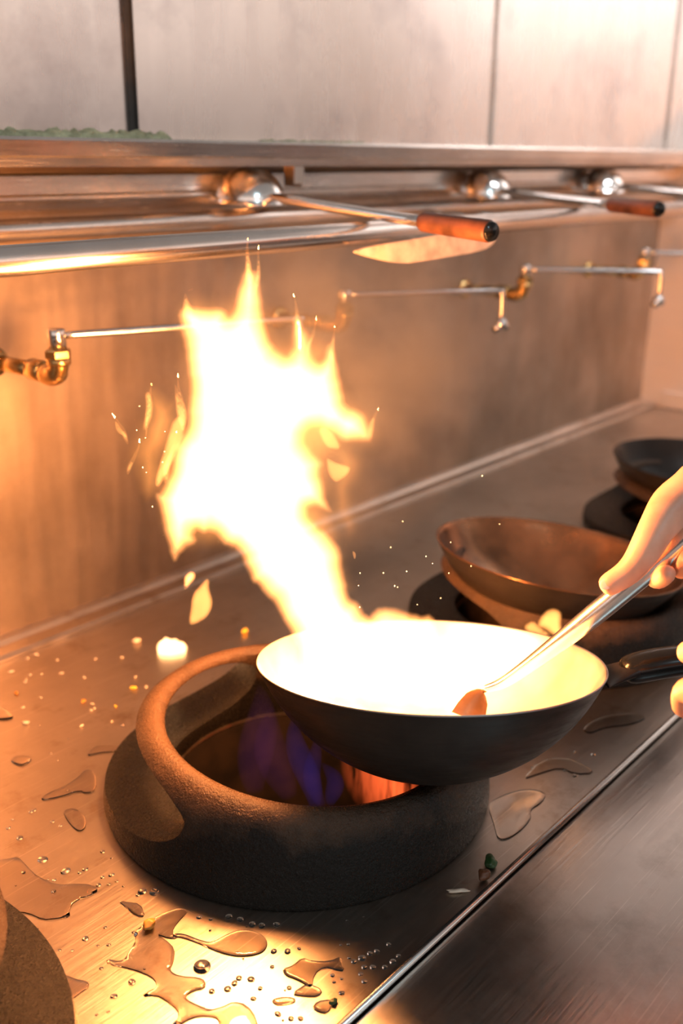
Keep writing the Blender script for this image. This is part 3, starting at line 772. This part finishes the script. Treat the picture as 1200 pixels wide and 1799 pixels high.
puddle([(104,1728),(112,1712),(135,1722),(155,1725),(158,1735),(140,1746),(118,1765)], .0018, 'water puddle beside the rim of the cut off ring', 2)
puddle([(855,1415),(880,1398),(925,1385),(960,1392),(955,1410),(930,1425),(935,1440),(905,1470),(875,1480),(868,1450)], .0014, 'water puddle between the foreground ring and the cooktop lip', 2)
puddle([(915,1372),(950,1335),(990,1330),(1030,1345),(1045,1360),(1010,1362),(985,1350),(950,1360)], .0014, 'long ragged water puddle under the right side of the wok', 1)
puddle([(1020,1280),(1060,1258),(1110,1252),(1140,1262),(1110,1275),(1060,1280),(1035,1292)], .0016, 'water puddle beneath the black wok handle', 2)
puddle([(510,1748),(540,1728),(568,1740),(560,1752),(535,1752)], .0022, 'leaf shaped water drop under the star shaped puddle', 1)
puddle([(548,1772),(556,1760),(582,1757),(586,1765),(575,1782),(560,1780)], .0022, 'triangular water drop by the bottom of the cooktop lip', 1)
puddle([(478,1756),(500,1752),(520,1755),(518,1763),(490,1768),(479,1764)], .002, 'oval water drop left of the triangular drop', 2)
# round drops
dr = random.Random(5)
named = [(355,1699,15),(230,1508,0),(273,1551,5),(250,1567,7),(242,1573,4),(271,1568,8),(430,1604,6),(422,1616,6),(443,1625,7),(460,1627,6),(486,1625,6),(481,1672,6),(505,1672,6),(420,1719,5),(441,1721,6),(412,1728,6),(400,1738,6),(372,1742,6),(457,1737,5),(350,1612,5),(402,1611,6),(478,1699,4),(488,1782,6),(511,1790,5),(528,1790,5),(497,1793,3),(445,1755,5),(508,1736,4),(584,1714,4),(600,1720,3),(196,1538,5),(180,1542,4),(150,1528,5),(173,1556,5),(140,1534,4),(75,1511,8),(115,1531,8),(178,1702,4),(150,1650,6),(172,1662,3),(105,1670,3),(127,1671,3),(232,1726,7),(200,1751,6),(65,1633,3),(350,1752,0),(180,1497,4),(60,1424,4),(22,1440,3),(35,1473,5),(15,1455,4),(92,1444,4),(120,1390,3),(622,1690,5),(636,1684,7),(650,1676,5),(640,1700,5),(662,1672,5),(690,1690,6),(655,1700,5),(676,1700,5),(700,1680,4),(668,1721,6),(634,1712,4),(683,1660,4),(612,1660,3),(640,1725,5),(600,1745,5),(897,1638,5)]
dprof = []
for i in range(7):
    a = math.pi / 2 * i / 6; dprof.append((max(1e-4, math.sin(a)), .55 * math.cos(a)))
bm = bmesh.new(); lathe(bm, dprof, 20, cap1=True); bmesh.ops.remove_doubles(bm, verts=bm.verts, dist=1e-5)
dm_ = bpy.data.meshes.new('water_drop'); bmesh.ops.recalc_face_normals(bm, faces=bm.faces); bm.to_mesh(dm_); bm.free(); dm_.shade_smooth(); dm_.materials.append(water)
def drop(px, py, rpx, where='cooktop'):
    p = on_z(px, py, 0); s = rpx / FPX * (p - CAM).dot(FW)
    o = bpy.data.objects.new('water_drop', dm_); COL.objects.link(o); o.location = (p.x, p.y, .0005); o.scale = (s * dr.uniform(.85, 1.15), s * dr.uniform(.85, 1.15), s * .8)
    o.rotation_euler = (0, 0, dr.uniform(0, 3))
    return tag(o, 'small round water drop on the wet steel cooktop', 'water drop', 'water drops scattered over the cooktop')
def clear(px, py):
    p = on_z(px, py, 0)
    return all((Vector(c) - p.xy).length > .236 for c in RINGS) and p.y > YF + .012
for x, y, r in named:
    if r and clear(x, y): drop(x, y, r)
for _ in range(70):
    x, y = dr.uniform(5, 640), dr.uniform(1180, 1795)
    if clear(x, y): drop(x, y, dr.uniform(1.5, 4.5))
for _ in range(22):
    x, y = dr.uniform(860, 1120), dr.uniform(1270, 1480)
    if clear(x, y): drop(x, y, dr.uniform(2, 5))

# ------------------------------------------------------------------ scraps of food
def scrap(px, py, size, m, label, seed, sq=(1, .7, .5), rz=0):
    p = on_z(px, py, 0); r = random.Random(seed)
    bm = bmesh.new(); bmesh.ops.create_icosphere(bm, subdivisions=3, radius=size)
    for v in bm.verts:
        n_ = noise.noise(v.co * (1.3 / size) + Vector((seed, 0, 0))); v.co *= 1 + .45 * n_
        v.co = Vector((v.co.x * sq[0], v.co.y * sq[1], v.co.z * sq[2]))
    zmin = min(v.co.z for v in bm.verts)
    for v in bm.verts: v.co.z -= zmin
    o = obj('food_scrap', bm, m); o.location = (p.x, p.y, .0006); o.rotation_euler = (0, 0, rz)
    return tag(o, label, 'food scrap', 'food scraps on the range')
leafm = plain('wilted_green', (.02, .06, .015), .4); brownm = plain('brown_scrap', (.10, .035, .012), .45); goldm = plain('fried_scrap', (.50, .22, .03), .5); yel = plain('yellow_scrap', (.75, .50, .05), .5); palem = plain('pale_scrap', (.6, .52, .42), .3)
scrap(862, 1520, .0085, leafm, 'dark green leaf scrap beside the cooktop lip', 1, (1.1, .7, .5), .6)
scrap(850, 1546, .007, brownm, 'dark brown scrap touching the cooktop lip', 2, (1, .8, .8))
scrap(805, 1568, .009, palem, 'pale translucent sliver lying at the foot of the foreground ring', 3, (1.3, .25, .18), -.75)
scrap(262, 1633, .0065, goldm, 'golden brown scrap in the branching puddle', 4, (1, .8, .7))
scrap(430, 1112, .006, yel, 'yellow scrap on the cooktop behind the foreground ring', 5)
scrap(240, 1128, .006, palem, 'pale scrap on the cooktop left of the glowing patch', 6, (1.2, .8, .5))
scrap(586, 1763, .004, leafm, 'tiny green scrap in the triangular drop', 7)
cr = random.Random(11); crumb_p = []
for _ in range(34):
    x, y = cr.uniform(20, 300), cr.uniform(1150, 1300)
    if clear(x, y): crumb_p.append((x, y))
for j, (x, y) in enumerate(crumb_p):
    o = scrap(x, y, cr.uniform(.0018, .004), [goldm, palem, yel][j % 3 if j % 4 == 0 else 1], 'tiny crumb scattered on the cooktop at the back left', j + 20, (1.2, .7, .4), cr.uniform(0, 3)); o['group'] = 'crumbs at the back left of the cooktop'; o.name = 'crumb'; o['category'] = 'crumb'

# sparks
spm = bpy.data.materials.new('spark'); spm.use_nodes = True; b = spm.node_tree.nodes['Principled BSDF']; b.inputs['Emission Color'].default_value = (1, .6, .25, 1); b.inputs['Emission Strength'].default_value = 6; b.inputs['Base Color'].default_value = (.1, .04, .01, 1)
bm = bmesh.new(); bmesh.ops.create_icosphere(bm, subdivisions=1, radius=.0007); spk = bpy.data.meshes.new('spark'); bm.to_mesh(spk); bm.free(); spk.materials.append(spm)
sr = random.Random(3)
for _ in range(26):
    x, y = sr.choice([(sr.uniform(620, 900), sr.uniform(820, 1080)), (sr.uniform(620, 800), sr.uniform(950, 1080)), (sr.uniform(220, 330), sr.uniform(700, 900))])
    o = bpy.data.objects.new('spark', spk); COL.objects.link(o); o.location = at_d(x, y, sr.uniform(.98, 1.12)); o.scale = (1, sr.uniform(.5, 1), sr.uniform(.6, 1.6))
    tag(o, 'tiny glowing spark flying beside the flame', 'spark', 'sparks around the flame')

# ------------------------------------------------------------------ the cook
def body():
    V = {}; E_ = []; Rd = {}
    names = []
    def v(n, p, r, par=None):
        V[n] = Vector(p); Rd[n] = r; names.append(n)
        if par: E_.append((par, n))
    # frame: the cook stands at the front right of the camera, facing the wall
    v('pelvis', (1.22, -.12, .12), .14)
    v('waist', (1.22, -.10, .27), .125, 'pelvis'); v('chest', (1.22, -.07, .46), .145, 'waist'); v('neckb', (1.22, -.06, .60), .07, 'chest')
    v('neck', (1.22, -.04, .66), .052, 'neckb'); v('head', (1.22, -.02, .74), .078, 'neck'); v('crown', (1.22, -.01, .82), .07, 'head')
    v('hipl', (1.11, -.12, .02), .09, 'pelvis'); v('kneel', (1.10, -.09, -.38), .062, 'hipl'); v('anklel', (1.10, -.13, -.77), .042, 'kneel'); v('toel', (1.09, -.01, -.815), .034, 'anklel')
    v('hipr', (1.33, -.12, .02), .09, 'pelvis'); v('kneer', (1.34, -.09, -.38), .062, 'hipr'); v('ankler', (1.34, -.13, -.77), .042, 'kneer'); v('toer', (1.35, -.01, -.815), .034, 'ankler')
    # upper hand arm (right arm)
    wr = at_d(1335, 762, .93)
    v('shr', (1.38, -.06, .56), .062, 'chest'); v('elr', (1.36, .10, .34), .042, 'shr'); v('far', Vector((1.36, .10, .34)).lerp(wr, .55), .036, 'elr')
    v('wr', wr, .026, 'far')
    # lower hand arm (left arm)
    wl = at_d(1345, 1235, .80)
    v('shl', (1.06, -.06, .56), .062, 'chest'); v('ell', (.99, -.02, .26), .042, 'shl'); v('fal', Vector((.99, -.02, .26)).lerp(wl, .5), .035, 'ell'); v('wl', wl, .026, 'fal')
    # right hand: thumb on top of the spatula shaft, fingers curled under it
    def h(n, px, py, t, r, par): v(n, at_d(px, py, t), r, par)
    h('palmr', 1245, 842, .935, .029, 'wr')
    h('palmr2', 1180, 888, .940, .027, 'palmr')
    h('t1', 1155, 918, .925, .0215, 'palmr2'); h('t2', 1137, 962, .918, .0168, 't1'); h('t3', 1110, 1003, .921, .0132, 't2'); h('t4', 1054, 1037, .926, .0108, 't3')
    h('i1', 1165, 930, .978, .0150, 'palmr2'); h('i2', 1148, 988, .988, .0112, 'i1'); h('i3', 1152, 1022, .958, .0104, 'i2'); h('i4', 1178, 1003, .922, .0094, 'i3')
    h('m1', 1208, 925, .980, .0150, 'palmr'); h('m2', 1182, 975, .990, .0112, 'm1'); h('m3', 1196, 1004, .950, .0102, 'm2'); h('m4', 1216, 972, .912, .0094, 'm3')
    h('n1', 1245, 905, .975, .014, 'palmr'); h('n2', 1228, 950, .985, .0105, 'n1'); h('n3', 1238, 965, .940, .0098, 'n2'); h('n4', 1254, 938, .902, .0088, 'n3')
    h('p1', 1282, 880, .970, .013, 'palmr'); h('p2', 1272, 920, .975, .0098, 'p1'); h('p3', 1280, 928, .932, .009, 'p2'); h('p4', 1294, 902, .895, .008, 'p3')
    # left hand around the wok handle
    h('palml', 1275, 1215, .805, .028, 'wl'); h('palml2', 1248, 1228, .810, .024, 'palml')
    h('q1', 1262, 1165, .835, .0165, 'palml'); h('q2', 1222, 1146, .855, .0128, 'q1'); h('q3', 1190, 1144, .868, .0098, 'q2')
    h('a1', 1222, 1225, .800, .0140, 'palml2'); h('a2', 1206, 1208, .812, .0130, 'a1'); h('a3', 1203, 1244, .845, .0120, 'a2'); h('a4', 1222, 1225, .885, .009, 'a3')
    h('b1', 1246, 1258, .808, .0140, 'palml2'); h('b2', 1224, 1262, .826, .0118, 'b1'); h('b3', 1236, 1258, .865, .0102, 'b2'); h('b4', 1250, 1235, .888, .009, 'b3')
    h('c1', 1270, 1268, .806, .0136, 'palml2'); h('c2', 1256, 1276, .826, .0110, 'c1'); h('c3', 1266, 1262, .865, .0098, 'c2'); h('c4', 1280, 1240, .885, .0086, 'c3')
    h('e1', 1294, 1268, .800, .012, 'palml'); h('e2', 1290, 1276, .83, .0095, 'e1'); h('e3', 1300, 1255, .862, .0082, 'e2')
    me = bpy.data.meshes.new('body'); idx = {n: i for i, n in enumerate(names)}
    me.from_pydata([V[n] for n in names], [(idx[a], idx[b]) for a, b in E_], [])
    o = bpy.data.objects.new('body', me); COL.objects.link(o)
    sk = o.modifiers.new('skin', 'SKIN'); sk.use_smooth_shade = True; sk.branch_smoothing = .6
    me.skin_vertices[0].data[0].use_root = True
    for n in names:
        me.skin_vertices[0].data[idx[n]].radius = (Rd[n], Rd[n])
    sb = o.modifiers.new('sub', 'SUBSURF'); sb.levels = 2; sb.render_levels = 2
    bpy.context.view_layer.update(); dg = bpy.context.evaluated_depsgraph_get()
    out = bpy.data.meshes.new_from_object(o.evaluated_get(dg), depsgraph=dg)
    bpy.data.objects.remove(o)
    return out, V
cook = thing('person', 'cook at the right edge, both hands in view, stirring and gripping the flaming wok', 'person', (1.22, -.12, -.85))
bme, BV = body()
for v_ in bme.vertices: v_.co -= cook.location
bo = link('body', bme, skin, cook)
def cloth_tube(name, pts, rads, m, sq=None):
    bm = bmesh.new(); tube(bm, smooth_path(pts, 6), list(np.interp(np.linspace(0, 1, (len(pts) - 1) * 6 + 1), np.linspace(0, 1, len(rads)), rads)), 28, squash=sq)
    return obj(name, offs(bm, cook), m, cook)
cloth_tube('shirt', [(1.22, -.12, .08), (1.22, -.10, .27), (1.22, -.07, .46), (1.22, -.06, .58), (1.22, -.05, .63)], [.165, .155, .185, .16, .07], cloth, (.85, 1.15))
for s, e, n_ in (('shr', 'elr', 1), ('shl', 'ell', -1)):
    cloth_tube('sleeve', [BV[s] + Vector((-.04 * n_, 0, .02)), BV[s], BV[s].lerp(BV[e], .7)], [.085, .078, .06], cloth)
for hp, kn, an in (('hipl', 'kneel', 'anklel'), ('hipr', 'kneer', 'ankler')):
    cloth_tube('trouser_leg', [BV[hp] + Vector((0, 0, .08)), BV[hp], BV[kn], BV[an]], [.10, .108, .082, .065], plain('black_trousers', (.02, .02, .022), .9))
# thumbnail on the upper hand
bm = bmesh.new(); bmesh.ops.create_uvsphere(bm, u_segments=16, v_segments=10, radius=1)
tdir = (BV['t4'] - BV['t3']).normalized(); tn = (-FW - tdir * (-FW).dot(tdir) + UP * .5).normalized(); ts = tdir.cross(tn).normalized(); tn = ts.cross(tdir)
for v_ in bm.verts: v_.co = BV['t4'].lerp(BV['t3'], .22) + tn * .0086 + tdir * v_.co.x * .0062 + ts * v_.co.y * .005 + tn * v_.co.z * .0010
obj('thumbnail', offs(bm, cook), nail, cook)
hair = plain('black_hair', (.015, .012, .01), .6)
bm = bmesh.new(); bmesh.ops.create_uvsphere(bm, u_segments=24, v_segments=16, radius=1)
for v_ in bm.verts: v_.co = Vector((1.22, -.05, .80)) + Vector((v_.co.x * .088, v_.co.y * .098, max(v_.co.z, -.5) * .10))
obj('hair', offs(bm, cook), hair, cook)

# ------------------------------------------------------------------ smoke drifting right of the flame
def smoke_mat():
    m = bpy.data.materials.new('smoke'); m.use_nodes = True; nt = m.node_tree; nt.nodes.clear()
    out = N(nt, 'ShaderNodeOutputMaterial'); v = N(nt, 'ShaderNodeVolumeScatter')
    v.inputs['Color'].default_value = (.95, .88, .82, 1); v.inputs['Anisotropy'].default_value = .2
    nz = noise_tex(nt, 7, 4, .6)
    tc = N(nt, 'ShaderNodeTexCoord'); gr = N(nt, 'ShaderNodeTexGradient', gradient_type='SPHERICAL')
    mp = N(nt, 'ShaderNodeMapping'); nt.links.new(tc.outputs['Object'], mp.inputs[0]); mp.inputs['Scale'].default_value = (1 / .36, 1 / .17, 1 / .30)
    nt.links.new(mp.outputs[0], gr.inputs[0])
    mu = N(nt, 'ShaderNodeMath', operation='MULTIPLY'); nt.links.new(rng(nt, nz, .38, .68, 0, 16), mu.inputs[0]); nt.links.new(gr.outputs['Fac'], mu.inputs[1])
    nt.links.new(mu.outputs[0], v.inputs['Density']); nt.links.new(v.outputs[0], out.inputs['Volume']); return m
bm = bmesh.new(); bmesh.ops.create_icosphere(bm, subdivisions=4, radius=1)
for v_ in bm.verts: v_.co = Vector((v_.co.x * .36, v_.co.y * .17, v_.co.z * .30))
sm_ = obj('smoke', bm, smoke_mat()); sm_.location = (1.16, 1.0, .36)
tag(sm_, 'thin pale smoke drifting to the right of the flame', 'smoke', None, 'stuff')
scn.cycles.volume_step_rate = 3
scn.cycles.volume_max_steps = 64
